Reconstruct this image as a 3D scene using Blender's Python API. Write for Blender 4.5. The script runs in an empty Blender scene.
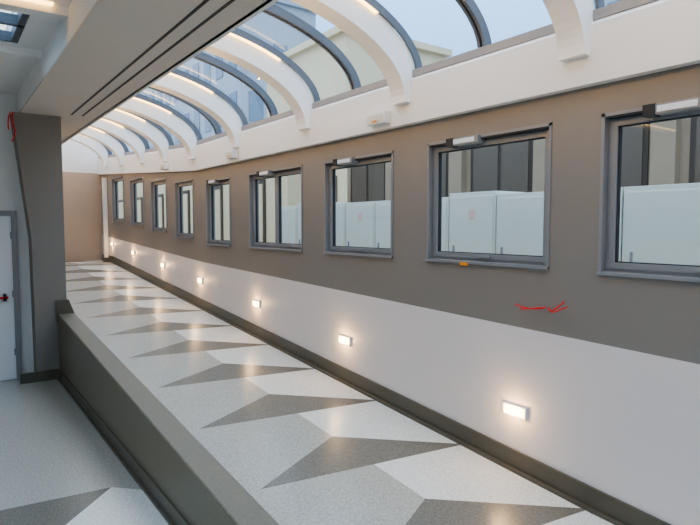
import bpy, bmesh, math, random
from mathutils import Vector
random.seed(3)
D=3.3
# ---------------------------------------------------------------- materials
def mat(name,col,rough=0.6,metal=0.0,noise=0.0,nscale=20,bump=0.0,emit=None,estr=0,spec=0.5,speck=None):
    m=bpy.data.materials.new(name); m.use_nodes=True
    nt=m.node_tree; b=nt.nodes['Principled BSDF']
    b.inputs['Roughness'].default_value=rough; b.inputs['Metallic'].default_value=metal
    b.inputs['Specular IOR Level'].default_value=spec
    c=(*col,1)
    b.inputs['Base Color'].default_value=c
    if noise>0 or bump>0:
        tc=nt.nodes.new('ShaderNodeTexCoord'); n=nt.nodes.new('ShaderNodeTexNoise')
        n.inputs['Scale'].default_value=nscale; n.inputs['Detail'].default_value=3 if speck else 6
        nt.links.new(tc.outputs['Object'],n.inputs['Vector'])
        if noise>0:
            mx=nt.nodes.new('ShaderNodeMix'); mx.data_type='RGBA'
            mx.inputs[6].default_value=(*[x*(1-noise) for x in col],1)
            mx.inputs[7].default_value=(*[min(1,x*(1+noise)) for x in col],1)
            fac=n.outputs['Fac']
            if speck:
                cr=nt.nodes.new('ShaderNodeValToRGB'); cr.color_ramp.elements[0].position=0.38; cr.color_ramp.elements[1].position=0.62
                nt.links.new(fac,cr.inputs[0]); fac=cr.outputs[0]
            nt.links.new(fac,mx.inputs[0]); nt.links.new(mx.outputs[2],b.inputs['Base Color'])
        if bump>0:
            bp=nt.nodes.new('ShaderNodeBump'); bp.inputs['Strength'].default_value=bump; bp.inputs['Distance'].default_value=0.005
            nt.links.new(n.outputs['Fac'],bp.inputs['Height']); nt.links.new(bp.outputs['Normal'],b.inputs['Normal'])
    if emit:
        b.inputs['Emission Color'].default_value=(*emit,1); b.inputs['Emission Strength'].default_value=estr
    return m
def s(r,g,b):
    f=lambda v:((v/255+0.055)/1.055)**2.4 if v/255>0.04045 else v/255/12.92
    return (f(r),f(g),f(b))
M={}
TA=s(141,133,125)
M['taupe']=mat('taupe_paint',TA,0.75,noise=0.03,nscale=3)
M['white']=mat('white_paint',s(238,234,228),0.6,noise=0.02,nscale=3)
M['rib']=mat('rib_white_paint',s(244,241,235),0.5)
M['soffit']=mat('soffit_paint',s(212,202,190),0.7,noise=0.02,nscale=2)
M['slot']=mat('slot_black',s(60,58,55),0.6)
M['base']=mat('olive_baseboard_vinyl',s(98,91,78),0.42,noise=0.06,nscale=60)
M['parapet']=mat('olive_vinyl',s(119,110,92),0.45,noise=0.09,nscale=90,speck=1)
M['f_white']=mat('vinyl_floor_white',s(233,228,218),0.27,noise=0.10,nscale=65,speck=1)
M['f_grey']=mat('vinyl_floor_light_grey',s(184,178,166),0.27,noise=0.13,nscale=65,speck=1)
M['f_dark']=mat('vinyl_floor_dark_grey',s(128,121,109),0.27,noise=0.14,nscale=65,speck=1)
M['alu']=mat('grey_aluminium',s(148,147,147),0.42,0.15)
M['dalu']=mat('dark_grey_aluminium',s(100,106,114),0.45,0.1)
M['black']=mat('black_plastic',s(45,45,48),0.5)
M['plastic']=mat('white_plastic',s(235,235,235),0.4)
M['gasket']=mat('rubber_gasket',s(50,50,52),0.7)
M['red']=mat('red_wire',s(235,30,30),0.4)
M['orange']=mat('orange_label',s(230,150,50),0.6)
M['paper']=mat('pink_notice',s(222,186,176),0.7)
M['lamp']=mat('warm_diffuser',s(255,240,210),0.4,emit=(1,0.66,0.30),estr=8)
M['strip']=mat('warm_led',s(255,240,210),0.4,emit=(1,0.60,0.22),estr=60)
M['ribled']=mat('warm_rib_led',s(255,240,210),0.4,emit=(1,0.60,0.20),estr=5)
M['stone']=mat('stone_facade',s(152,136,118),0.85,noise=0.16,nscale=2.5,bump=0.4)
M['cream']=mat('cream_render',s(214,198,166),0.8,noise=0.04,nscale=1.5)
M['brown']=mat('dark_brown_frame',s(62,52,45),0.6)
M['dglass']=mat('dark_facade_glass',s(98,88,80),0.25)
M['cab']=mat('white_panel',s(212,212,202),0.5,noise=0.02,nscale=2)
M['conc']=mat('concrete_ground',s(150,148,142),0.9,noise=0.08,nscale=6)
M['bglass']=mat('blue_facade_glass',s(110,130,150),0.2)
M['bfac']=mat('blue_grey_cladding',s(158,168,178),0.5,noise=0.05,nscale=2)
M['farwall']=mat('warm_beige_paint',s(188,168,148),0.7,noise=0.03,nscale=3)
m=bpy.data.materials.new('two_tone_wall_paint'); m.use_nodes=True; nt=m.node_tree; b=nt.nodes['Principled BSDF']
b.inputs['Roughness'].default_value=0.5
tc=nt.nodes.new('ShaderNodeTexCoord'); sp=nt.nodes.new('ShaderNodeSeparateXYZ'); nt.links.new(tc.outputs['Object'],sp.inputs[0])
def ma(op,a,bb):
    n=nt.nodes.new('ShaderNodeMath'); n.operation=op
    for i,v in enumerate((a,bb)):
        if isinstance(v,(int,float)): n.inputs[i].default_value=v
        else: nt.links.new(v,n.inputs[i])
    return n.outputs[0]
l1=ma('ADD',ma('MULTIPLY',sp.outputs['Y'],0.026),1.07)
l2=ma('ADD',ma('MULTIPLY',sp.outputs['Y'],0.05),0.865)
g=ma('GREATER_THAN',sp.outputs['Z'],ma('MAXIMUM',l1,l2))
mx=nt.nodes.new('ShaderNodeMix'); mx.data_type='RGBA'
mx.inputs[6].default_value=(*s(232,221,215),1); mx.inputs[7].default_value=(*TA,1)
nt.links.new(g,mx.inputs[0]); nt.links.new(mx.outputs[2],b.inputs['Base Color'])
M['twotone']=m
def glass(name,tint,refl=0.7,base=0.04):
    m=bpy.data.materials.new(name); m.use_nodes=True; nt=m.node_tree; nt.nodes.clear()
    o=nt.nodes.new('ShaderNodeOutputMaterial'); t=nt.nodes.new('ShaderNodeBsdfTransparent'); t.inputs[0].default_value=(*tint,1)
    gl=nt.nodes.new('ShaderNodeBsdfGlossy'); gl.inputs['Roughness'].default_value=0.02
    lw=nt.nodes.new('ShaderNodeLayerWeight'); lw.inputs[0].default_value=0.5
    pw=nt.nodes.new('ShaderNodeMath'); pw.operation='POWER'; pw.inputs[1].default_value=5
    mu=nt.nodes.new('ShaderNodeMath'); mu.operation='MULTIPLY_ADD'; mu.inputs[1].default_value=refl; mu.inputs[2].default_value=base
    mi=nt.nodes.new('ShaderNodeMixShader'); nt.links.new(lw.outputs['Facing'],pw.inputs[0]); nt.links.new(pw.outputs[0],mu.inputs[0]); nt.links.new(mu.outputs[0],mi.inputs[0])
    nt.links.new(t.outputs[0],mi.inputs[1]); nt.links.new(gl.outputs[0],mi.inputs[2]); nt.links.new(mi.outputs[0],o.inputs[0])
    return m
M['glass']=glass('window_glass',(0.93,0.95,0.94))
M['rglass']=glass('roof_glass',(0.86,0.91,0.94))

# ---------------------------------------------------------------- mesh builder
class MB:
    def __init__(self): self.v=[];self.f=[];self.m=[];self.names=[]
    def mi(self,n):
        if n not in self.names: self.names.append(n)
        return self.names.index(n)
    def poly(self,pts,mn):
        i=len(self.v); self.v+= [tuple(p) for p in pts]; self.f.append(list(range(i,i+len(pts)))); self.m.append(self.mi(mn))
    def hexa(self,p,mn):
        i=len(self.v); self.v+=[tuple(q) for q in p]
        for q in ((0,3,2,1),(4,5,6,7),(0,1,5,4),(1,2,6,5),(2,3,7,6),(3,0,4,7)):
            self.f.append([i+k for k in q]); self.m.append(self.mi(mn))
    def box(self,x0,x1,y0,y1,z0,z1,mn):
        a=(lambda y:z0(y)) if callable(z0) else (lambda y:z0)
        c=(lambda y:z1(y)) if callable(z1) else (lambda y:z1)
        self.hexa([(x0,y0,a(y0)),(x1,y0,a(y0)),(x1,y1,a(y1)),(x0,y1,a(y1)),
                   (x0,y0,c(y0)),(x1,y0,c(y0)),(x1,y1,c(y1)),(x0,y1,c(y1))],mn)
    def loft(self,prof,stations,mn,closed=True,zo=None):
        zo=zo or (lambda y:0)
        n=len(prof); i=len(self.v); mi=self.mi(mn)
        for y in stations:
            for (x,z) in prof: self.v.append((x,y,z+zo(y)))
        for k in range(len(stations)-1):
            for j in range(n if closed else n-1):
                a=i+k*n+j; b2=i+k*n+(j+1)%n
                self.f.append([a,b2,b2+n,a+n]); self.m.append(mi)
        if closed:
            self.f.append([i+j for j in range(n)][::-1]); self.m.append(mi)
            e=i+(len(stations)-1)*n
            self.f.append([e+j for j in range(n)]); self.m.append(mi)
    def build(self,name,bevel=0,smooth=False,fix=True,parent=None):
        me=bpy.data.meshes.new(name); me.from_pydata(self.v,[],self.f)
        for n in self.names: me.materials.append(M[n])
        for p,k in zip(me.polygons,self.m): p.material_index=k; p.use_smooth=smooth
        if fix:
            bm=bmesh.new(); bm.from_mesh(me); bmesh.ops.recalc_face_normals(bm,faces=bm.faces); bm.to_mesh(me); bm.free()
        me.update()
        o=bpy.data.objects.new(name,me); bpy.context.scene.collection.objects.link(o)
        if bevel:
            bv=o.modifiers.new('b','BEVEL'); bv.width=bevel; bv.segments=2; bv.limit_method='ANGLE'
        if parent: o.parent=parent
        return o

def zoff(y): return 0 if y<=8.7 else (y-8.7)*0.064
def ramp(y): return max(0.0,min(-0.10+0.077*y,-0.10+0.077*14.2))
YB=-3.0; YE=15.2
# ---------------------------------------------------------------- right wall with openings
wins=[(0.75,1.96,1.55,2.53),(2.31,3.49,1.56,2.53),(3.93,5.05,1.56,2.52),(5.50,6.85,1.56,2.53),(7.45,8.33,1.56,2.53),
      (8.87,9.73,1.65,2.60),(10.2,11.1,1.74,2.70),(11.6,12.55,1.85,2.82),(13.1,14.1,1.94,2.95)]
top=lambda y:2.75+zoff(y)
w=MB(); y=YB; WT=0.13
for (a,b_,z0,z1) in wins:
    w.box(D,D+WT,y,a,-0.2,top,'twotone')
    w.box(D,D+WT,a,b_,-0.2,z0,'twotone'); w.box(D,D+WT,a,b_,z1,top,'twotone'); y=b_
w.box(D,D+WT,y,YE,-0.2,top,'twotone')
wallr=w.build('wall_right')
bb=MB(); st=[YB,0,1.3,3,6,9,12,14.2,YE]
for a,c in zip(st[:-1],st[1:]):
    bb.box(D-0.018,D+0.001,a,c,lambda y:ramp(y)-0.01,lambda y:ramp(y)+0.15,'base')
    bb.box(D-0.045,D-0.017,a,c,lambda y:ramp(y)-0.01,lambda y:ramp(y)+0.025,'base')
bb.build('baseboard_right')
# ---------------------------------------------------------------- windows
winobjs=[]
for i,(a,b_,z0,z1) in enumerate(wins):
    o=MB(); x1=D+0.13
    o.box(D-0.008,x1,b_-0.02,b_,z0,z1,'alu'); o.box(D-0.008,x1,a,a+0.02,z0,z1,'alu')
    o.box(D-0.02,x1,a,b_,z0,z0+0.02,'alu'); o.box(D-0.008,x1,a,b_,z1-0.02,z1,'alu')
    def frame(A,B,Z0,Z1,X0,X1,t,mn):
        o.box(X0,X1,A,A+t,Z0,Z1,mn); o.box(X0,X1,B-t,B,Z0,Z1,mn)
        o.box(X0,X1,A+t,B-t,Z0,Z0+t,mn); o.box(X0,X1,A+t,B-t,Z1-t,Z1,mn)
    A,B,Z0,Z1=a+0.02,b_-0.02,z0+0.02,z1-0.02
    frame(A,B,Z0,Z1,D+0.045,D+0.10,0.026,'alu')
    parts=[(A+0.022,B-0.022)]
    if i in (3,):
        mid=(A+B)/2; parts=[(A+0.022,mid),(mid,B-0.022)]
    for (p,q) in parts:
        frame(p,q,Z0+0.022,Z1-0.022,D+0.035,D+0.09,0.036,'alu')
        frame(p+0.036,q-0.036,Z0+0.058,Z1-0.058,D+0.05,D+0.08,0.006,'gasket')
        o.box(D+0.062,D+0.068,p+0.038,q-0.038,Z0+0.06,Z1-0.06,'glass')
        o.box(D+0.017,D+0.035,(p+q)/2-0.06,(p+q)/2+0.06,Z0+0.030,Z0+0.045,'alu')
    wo=o.build('window_%d'%(i+1)); winobjs.append(wo)
    if i<5:
        c=MB(); yc=a+(b_-a)*0.62
        c.box(D-0.05,D+0.03,yc-0.13,yc+0.13,z1-0.06,z1-0.005,'alu')
        c.box(D-0.055,D+0.02,yc+0.12,yc+0.19,z1-0.065,z1-0.0,'black')
        c.box(D-0.054,D-0.049,yc-0.10,yc+0.11,z1-0.05,z1-0.015,'plastic')
        c.box(D-0.01,D+0.03,a+0.03,b_-0.03,z1-0.034,z1-0.021,'gasket')
        co_=c.build('actuator_body',bevel=0.004,parent=wo)
# ---------------------------------------------------------------- fascia
f=MB()
f.loft([(3.23,2.71),(3.23,3.06),(3.27,3.10),(3.45,3.10),(3.45,2.71)],[YB,8.7,YE],'white',zo=zoff)
f.build('fascia_beam')
# ---------------------------------------------------------------- vault
CX=1.6
def arc(a,b,z,n=24,t1=math.pi/2,t0=0): return [(CX+a*math.cos(t),z+b*math.sin(t)) for t in [t0+(t1-t0)*k/n for k in range(n+1)]]
def outer(n=24,a=1.74,b=0.70,z=3.12): return arc(a,b,z,n)
def arcband(mb,y0,y1,pin,pout,mn):
    zo=zoff((y0+y1)/2); n=len(pin)
    for k in range(n-1):
        A,B,C,E=pin[k],pout[k],pout[k+1],pin[k+1]
        mb.hexa([(A[0],y0,A[1]+zo),(B[0],y0,B[1]+zo),(B[0],y1,B[1]+zo),(A[0],y1,A[1]+zo),
                 (E[0],y0,E[1]+zo),(C[0],y0,C[1]+zo),(C[0],y1,C[1]+zo),(E[0],y1,E[1]+zo)],mn)
ribs=[-2.8,-1.2,0.42,2.10,3.72,5.30,7.05,8.65,9.97,11.35,12.85,14.3]
for i,y in enumerate(ribs):
    r=MB(); zo=zoff(y)
    pin=arc(1.57,0.68,2.90); po=arc(1.66,0.66,3.12)
    pin=[(3.17,2.88)]+pin; po=[(3.26,2.88)]+po
    n=len(pin)
    for yy in (y-0.09,y+0.09):
        for p in pin: r.v.append((p[0],yy,p[1]+zo))
        for p in po: r.v.append((p[0],yy,p[1]+zo))
    k_=r.mi('rib')
    for k in range(n-1):
        for q in ([k,k+1,n+k+1,n+k],[2*n+k,3*n+k,3*n+k+1,2*n+k+1],[k,2*n+k,2*n+k+1,k+1],[n+k,n+k+1,3*n+k+1,3*n+k]):
            r.f.append(q); r.m.append(k_)
    r.f.append([0,n,3*n,2*n]); r.m.append(k_)
    r.f.append([n-1,3*n-1,4*n-1,2*n-1]); r.m.append(k_)
    ro=r.build('roof_rib' if i==0 else 'roof_rib.%03d'%i)
    le=MB(); t0,t1=math.radians(40),math.radians(88)
    arcband(le,y-0.112,y-0.091,arc(1.635,0.62,3.12,14,t1,t0),arc(1.66,0.635,3.12,14,t1,t0),'ribled')
    le.build('led_tube',parent=ro)
mu=MB()
mids=[(a+b_)/2 for a,b_ in zip(ribs[:-1],ribs[1:])]
for y in mids:
    arcband(mu,y-0.035,y-0.01,outer(a=1.68,b=0.64),outer(a=1.76,b=0.72),'dalu')
    arcband(mu,y+0.01,y+0.035,outer(a=1.68,b=0.64),outer(a=1.76,b=0.72),'dalu')
    arcband(mu,y-0.01,y+0.01,outer(a=1.70,b=0.66),outer(a=1.72,b=0.68),'gasket')
for y in ribs:
    for dd in (-0.11,0.09):
        arcband(mu,y+dd,y+dd+0.02,outer(a=1.68,b=0.64),outer(a=1.75,b=0.71),'dalu')
mu.loft([(3.25,3.09),(3.25,3.15),(3.40,3.17),(3.40,3.09)],[YB,8.7,YE],'alu',zo=zoff)
muo=mu.build('roof_skylight')
gm=MB(); gm.loft(arc(1.73,0.69,3.12,24,math.pi/2*0.985),[YB+0.02,8.7,YE-0.02],'rglass',closed=False,zo=zoff); gm.build('glass_panes',smooth=True,fix=False,parent=muo)
# ---------------------------------------------------------------- soffit beam
sf=MB()
sf.box(0.80,1.61,YB,YE,3.15,3.17,'soffit')
sf.box(0.80,0.83,YB,YE,3.17,3.9,'white'); sf.box(1.58,1.61,YB,YE,3.17,3.95,'white'); sf.box(1.58,1.61,8.7,YE,3.95,4.4,'white')
sf.box(0.80,1.61,YB,YE,4.38,4.42,'white')
sf.box(0.80,0.83,YB,YE,3.9,4.4,'white'); sf.box(1.50,1.585,YB,YE,3.9,4.4,'white')
for x in (1.30,1.42):
    sf.box(x-0.010,x+0.010,YB+0.2,7.4,3.146,3.151,'slot')
sf.box(1.585,1.64,YB,YE,3.15,3.20,'white')
sf.build('ceiling_soffit')
ls=MB(); ls.box(1.612,1.635,YB+0.1,YE-0.2,3.205,3.215,'strip'); ls.build('led_strip')
# ---------------------------------------------------------------- ramp floor pattern
fl=MB(); P=1.07
def R(k): return (3.3,3.04+k*P)
def A_(k): return (2.47,3.68+k*P)
def L(k): return (1.62,3.25+k*P)
def Bp(k):
    r,l=R(k),L(k); u=(2.47-l[0])/(r[0]-l[0]); return (2.47,l[1]+(r[1]-l[1])*u)
def Z3(p): return (p[0],p[1],ramp(p[1]))
XL=1.22
for k in range(-6,12):
    fl.poly([Z3(L(k)),Z3(R(k)),Z3(A_(k))],'f_dark')
    fl.poly([Z3(A_(k)),Z3(R(k)),Z3(R(k+1)),Z3(Bp(k+1))],'f_white')
    fl.poly([Z3(L(k)),Z3(A_(k)),Z3(Bp(k+1)),Z3(L(k+1))],'f_grey')
    fl.poly([Z3((XL,L(k)[1])),Z3(L(k)),Z3(L(k+1)),Z3((XL,L(k+1)[1]))],'f_grey')
o=fl.build('floor_ramp',fix=False)
me=o.data
bm=bmesh.new(); bm.from_mesh(me)
for fc in bm.faces:
    if fc.normal.z<0: fc.normal_flip()
bm.to_mesh(me); bm.free()
fb=MB()
st=[YB,1.3,14.2,YE]
for a,c in zip(st[:-1],st[1:]): fb.box(1.0 if a>7 else 1.2,3.4,a,c,-0.3,lambda y:ramp(y)-0.006,'f_grey')
fb.build('floor_ramp_base')
lf=MB()
lf.box(-3.2,1.2,YB-0.2,8.1,-0.3,0,'f_grey')
def lt(pts,mn): lf.poly([(x,y,0.002) for x,y in pts],mn)
for k in range(4):
    y0=4.2-k*1.5
    lt([(-0.35,y0+0.12),(0.92,y0-0.02),(0.35,y0-0.62)],'f_dark')
    lt([(0.92,y0-0.02),(1.1,y0-0.2),(1.1,y0-1.0),(0.35,y0-0.62)],'f_white')
lf.build('floor')
# parapet
pp=MB()
pt=lambda y:0.21+0.077*y
pp.box(1.12,1.30,-0.6,7.62,-0.02,pt,'parapet')
pp.build('parapet',bevel=0.012)
pb=MB(); pb.box(1.105,1.121,-0.6,7.6,0,0.12,'base'); pb.box(1.085,1.106,-0.6,7.6,0,0.02,'base'); pb.build('baseboard_parapet')
# ---------------------------------------------------------------- pier
pr=MB()
prof=[(0.88,0),(1.22,0),(1.22,3.152),(0.72,3.152),(0.87,1.7)]
n=len(prof); y0,y1=7.6,8.1
pr.poly([(x,y0,z) for x,z in prof],'taupe'); pr.poly([(x,y1,z) for x,z in prof][::-1],'taupe')
for j in range(n):
    (xa,za),(xb,zb)=prof[j],prof[(j+1)%n]
    pr.poly([(xa,y0,za),(xa,y1,za),(xb,y1,zb),(xb,y0,zb)],'taupe')
pr.build('pillar')
pb=MB(); pb.box(0.70,1.12,7.585,7.601,0,0.12,'base')
pb.hexa([(1.10,7.57,0.7),(1.33,7.57,0.7),(1.33,8.0,0.7),(1.10,8.0,0.7),(1.10,7.57,0.96),(1.24,7.57,0.96),(1.24,8.0,0.98),(1.10,8.0,0.98)],'base')
pb.build('baseboard_pillar')
wl=MB(); wl.box(-3.2,1.15,7.9,8.1,-0.1,3.5,'white'); wl.build('wall_back_left')
wl=MB(); wl.box(1.02,1.2,8.1,YE,0,3.16,'farwall'); wl.build('wall_corridor_left')
wl=MB(); wl.box(1.0,3.45,YE,YE+0.2,0,3.15,'farwall'); wl.box(1.0,3.45,YE,YE+0.2,3.15,4.5,'white'); wl.build('wall_far')
wl=MB(); wl.box(-3.4,-3.2,YB-0.2,8.1,-0.1,3.5,'white'); wl.build('wall_left')
wl=MB(); wl.box(-3.4,3.45,YB-0.2,YB,-0.3,4.4,'white'); wl.build('wall_behind')
# left ceiling with a small skylight and an unseen opening added for fill light
cl=MB(); sx0,sx1,sy0,sy1=-0.6,0.60,4.75,5.7
bx0,bx1,by0,by1=-2.8,0.45,-2.6,3.4  # large out-of-view opening, added to brighten the interior
cl.box(-3.4,bx0,YB-0.2,by1,3.4,3.5,'white'); cl.box(bx1,0.80,YB-0.2,by1,3.4,3.5,'white'); cl.box(bx0,bx1,YB-0.2,by0,3.4,3.5,'white')
cl.box(-3.4,0.80,by1,sy0,3.4,3.5,'white'); cl.box(-3.4,sx0,sy0,sy1,3.4,3.5,'white'); cl.box(sx1,0.80,sy0,sy1,3.4,3.5,'white')
cl.box(-3.4,0.80,sy1,8.1,3.4,3.5,'white')
cl.box(-3.2,0.80,4.55,4.68,3.34,3.4,'white'); cl.box(-3.2,0.80,5.78,5.90,3.34,3.4,'white')
cl.box(-3.0,0.70,4.50,4.54,3.385,3.402,'ribled')
cl.build('ceiling')
sk=MB()
for (u0,u1,a,c,nb) in ((sx0,sx1,sy0,sy1,2),(bx0,bx1,by0,by1,6)):  # small skylight first, then the glazing of the added fill opening
    sk.box(u0,u1,a,c,3.46,3.47,'rglass')
    for k in range(nb+1):
        yy=a+(c-a)*k/nb; sk.box(u0,u1,yy-0.025,yy+0.025,3.41,3.49,'dalu')
    sk.box(u0,u0+0.05,a,c,3.41,3.49,'dalu'); sk.box(u1-0.05,u1,a,c,3.41,3.49,'dalu')
sk.build('ceiling_skylight_and_fill')
# ---------------------------------------------------------------- door
d=MB(); dx0,dx1=-0.30,0.75
d.box(dx0,dx0+0.06,7.85,7.899,0,2.03,'alu'); d.box(dx1-0.06,dx1,7.85,7.899,0,2.03,'alu'); d.box(dx0+0.06,dx1-0.06,7.85,7.899,1.97,2.03,'alu')
d.box(dx0+0.06,dx1-0.06,7.87,7.899,0.005,1.97,'plastic')
d.box(dx0+0.12,dx1-0.12,7.81,7.84,0.99,1.015,'red'); 
for xx in (dx0+0.14,dx1-0.17): d.box(xx,xx+0.035,7.81,7.87,0.96,1.045,'black')
for zz in (0.3,1.0,1.7): d.box(dx1-0.075,dx1-0.055,7.84,7.86,zz,zz+0.08,'alu')
d.build('door_1',bevel=0.003)
# ---------------------------------------------------------------- wall lights
for i,y in enumerate([2.56,4.67,6.65,8.61,10.45,12.4,14.2]):
    z=ramp(y)+0.435; l=MB()
    hw,hh=0.10,0.042
    l.box(D-0.022,D+0.0,y-hw,y+hw,z+hh-0.012,z+hh,'plastic'); l.box(D-0.022,D,y-hw,y+hw,z-hh,z-hh+0.012,'plastic')
    l.box(D-0.022,D,y-hw,y-hw+0.012,z-hh+0.012,z+hh-0.012,'plastic'); l.box(D-0.022,D,y+hw-0.012,y+hw,z-hh+0.012,z+hh-0.012,'plastic')
    l.box(D-0.012,D,y-hw+0.012,y+hw-0.012,z-hh+0.012,z+hh-0.012,'lamp')
    ob=l.build('wall_light' if i==0 else 'wall_light.%03d'%i)
    la=bpy.data.lights.new('bulb','POINT'); la.shadow_soft_size=0.03; la.energy=3.0; la.color=(1,0.64,0.30)
    lo=bpy.data.objects.new('bulb',la); bpy.context.scene.collection.objects.link(lo); lo.parent=ob
    lo.location=(D-0.09,y,z)
for i,y in enumerate([4.02,7.15,9.95]):
    e=MB(); z=2.80+zoff(y)
    e.box(3.16,3.229,y-0.13,y+0.13,z-0.05,z+0.05,'plastic'); e.box(3.155,3.161,y-0.115,y+0.115,z-0.038,z+0.03,'cab'); e.box(3.152,3.156,y-0.03,y+0.04,z-0.038,z-0.020,'orange')
    e.build('emergency_light' if i==0 else 'emergency_light.%03d'%i,bevel=0.008)
# ---------------------------------------------------------------- wires
def wire(name,curves,r=0.004):
    cu=bpy.data.curves.new(name,'CURVE'); cu.dimensions='3D'; cu.bevel_depth=r
    for pts in curves:
        sp_=cu.splines.new('NURBS'); sp_.points.add(len(pts)-1); sp_.use_endpoint_u=True; sp_.order_u=3
        for p,q in zip(sp_.points,pts): p.co=(*q,1)
    cu.materials.append(M['red']); ob=bpy.data.objects.new(name,cu); bpy.context.scene.collection.objects.link(ob)
wy=2.32; wz=1.305
wire('electrical_wires',[[(D+0.01,wy,wz),(D-0.05,wy-0.05,wz-0.02),(D-0.07,wy-0.12,wz+0.01),(D-0.06,wy-0.17,wz+0.06)],
 [(D+0.01,wy,wz),(D-0.04,wy-0.05,wz-0.03),(D-0.08,wy-0.14,wz+0.0),(D-0.07,wy-0.2,wz+0.03)],
 [(D+0.01,wy,wz),(D-0.03,wy+0.1,wz-0.04),(D-0.05,wy+0.22,wz-0.0)],
 [(D+0.01,wy,wz),(D-0.04,wy+0.08,wz-0.015),(D-0.05,wy+0.18,wz-0.03)]],r=0.0045)
wire('hanging_wires',[[(0.72,7.58,3.14),(0.71,7.5,3.0),(0.74,7.5,2.9),(0.70,7.5,2.8)],[(0.70,7.58,3.14),(0.66,7.5,3.05),(0.67,7.5,2.93)]],r=0.007)
lb=MB(); lb.box(D-0.021,D-0.0175,3.02,3.10,1.545,1.572,'orange'); lb.build('sticker_label',parent=winobjs[1])
fp=MB(); fp.box(3.20,3.29,14.55,14.65,ramp(14.6),3.0,'white'); fp.box(3.17,3.30,14.53,14.67,ramp(14.6),ramp(14.6)+0.1,'base'); fp.build('trim_1')
# ---------------------------------------------------------------- exterior
g=MB(); g.box(3.6,60,-20,70,0.3,0.8,'conc'); g.build('ground_outside')
fc=MB(); FX=7.4
fc.box(FX,FX+0.6,-6,10.4,0.8,4.6,'stone')
y=-5.0
while y<9.5:
    fc.box(FX-0.02,FX+0.02,y,y+1.25,1.9,4.2,'brown')
    for a in (0.07,0.66):
        fc.box(FX-0.03,FX-0.015,y+a,y+a+0.52,2.0,3.2,'dglass'); fc.box(FX-0.03,FX-0.015,y+a,y+a+0.52,3.27,4.1,'dglass')
    fc.box(FX-0.12,FX,y-0.38,y-0.08,0.8,4.6,'stone')
    y+=1.75
fc.box(FX-0.2,FX,-6,10.4,4.4,4.6,'stone')
fc.build('stone_facade')
fc=MB(); FX2=6.0
fc.box(FX2,FX2+0.6,10.6,40,0.8,4.0,'cream')
y=11.6
while y<38:
    fc.box(FX2-0.04,FX2+0.02,y,y+0.9,0.8,2.9,'brown'); fc.box(FX2-0.06,FX2-0.03,y+0.08,y+0.82,0.9,2.8,'cream'); y+=2.4
fc.build('cream_building')
def tower(name,x,y0,y1,z1,m1,m2):
    t=MB(); t.box(x,x+5,y0,y1,0.8,z1,m1)
    yy=y0+0.5
    while yy<y1-1.2:
        zz=2.0
        while zz<z1-1.6:
            t.box(x-0.05,x+0.01,yy,yy+1.0,zz,zz+1.7,m2); zz+=2.9
        yy+=1.9
    xx=x+0.5
    while xx<x+4:
        zz=2.0
        while zz<z1-1.6:
            t.box(xx,xx+0.9,y0-0.05,y0+0.01,zz,zz+1.7,m2); zz+=2.9
        xx+=1.6
    t.box(x-0.2,x+5.2,y0-0.2,y1+0.2,z1-0.25,z1,m1)
    t.build(name)
tower('apartment_building',12,17,23,9.0,'cream','dglass')
tower('office_building',14,30,50,15,'bfac','bglass')
tower('office_building.001',19,4,13,11,'bfac','bglass')
cb=MB(); x0=5.0; y=0.6; k=0
while y<9.0:
    wd=0.72; z1=2.20 if (k%5) else 2.24
    cb.box(x0,x0+0.5,y,y+wd-0.015,0.8,z1,'cab')
    cb.box(x0-0.012,x0,y+0.03,y+wd-0.045,0.9,z1-0.05,'cab'); cb.box(x0-0.03,x0-0.012,y+wd-0.12,y+wd-0.1,1.5,1.62,'alu')
    if k in (3,5,8): cb.box(x0-0.016,x0-0.011,y+0.28,y+0.38,1.93,2.04,'paper')
    y+=wd; k+=1
cb.build('storage_cabinets',bevel=0.006)
# ---------------------------------------------------------------- world: pale cloudy sky, brighter towards the zenith
wd=bpy.data.worlds.new('World'); bpy.context.scene.world=wd; wd.use_nodes=True; nt=wd.node_tree
bg=nt.nodes['Background']; tc=nt.nodes.new('ShaderNodeTexCoord'); nz=nt.nodes.new('ShaderNodeTexNoise'); nz.inputs['Scale'].default_value=2.6; nz.inputs['Detail'].default_value=7
mp=nt.nodes.new('ShaderNodeMapping'); mp.inputs['Scale'].default_value=(1,1,2.2)
cr=nt.nodes.new('ShaderNodeValToRGB'); cr.color_ramp.elements[0].position=0.44; cr.color_ramp.elements[0].color=(0.31,0.53,0.84,1)
cr.color_ramp.elements[1].position=0.66; cr.color_ramp.elements[1].color=(1.0,0.96,0.90,1)
nt.links.new(tc.outputs['Generated'],mp.inputs[0]); nt.links.new(mp.outputs[0],nz.inputs['Vector']); nt.links.new(nz.outputs['Fac'],cr.inputs[0])
sx=nt.nodes.new('ShaderNodeSeparateXYZ'); nt.links.new(tc.outputs['Generated'],sx.inputs[0])
mr=nt.nodes.new('ShaderNodeMapRange'); mr.inputs[1].default_value=0.1; mr.inputs[2].default_value=0.8; mr.inputs[3].default_value=1.7; mr.inputs[4].default_value=4.9
nt.links.new(sx.outputs['Z'],mr.inputs[0]); nt.links.new(mr.outputs[0],bg.inputs[1])
nt.links.new(cr.outputs[0],bg.inputs[0])
bpy.context.scene.view_settings.look='AgX - Medium High Contrast'
# camera
cam=bpy.data.cameras.new('Camera'); co=bpy.data.objects.new('Camera',cam); bpy.context.scene.collection.objects.link(co)
cam.sensor_width=36; cam.lens=570/700*36; cam.clip_start=0.05
co.location=(0,0,1.85); co.rotation_euler=(math.radians(90-3.66),0,math.radians(-35.7))
bpy.context.scene.camera=co
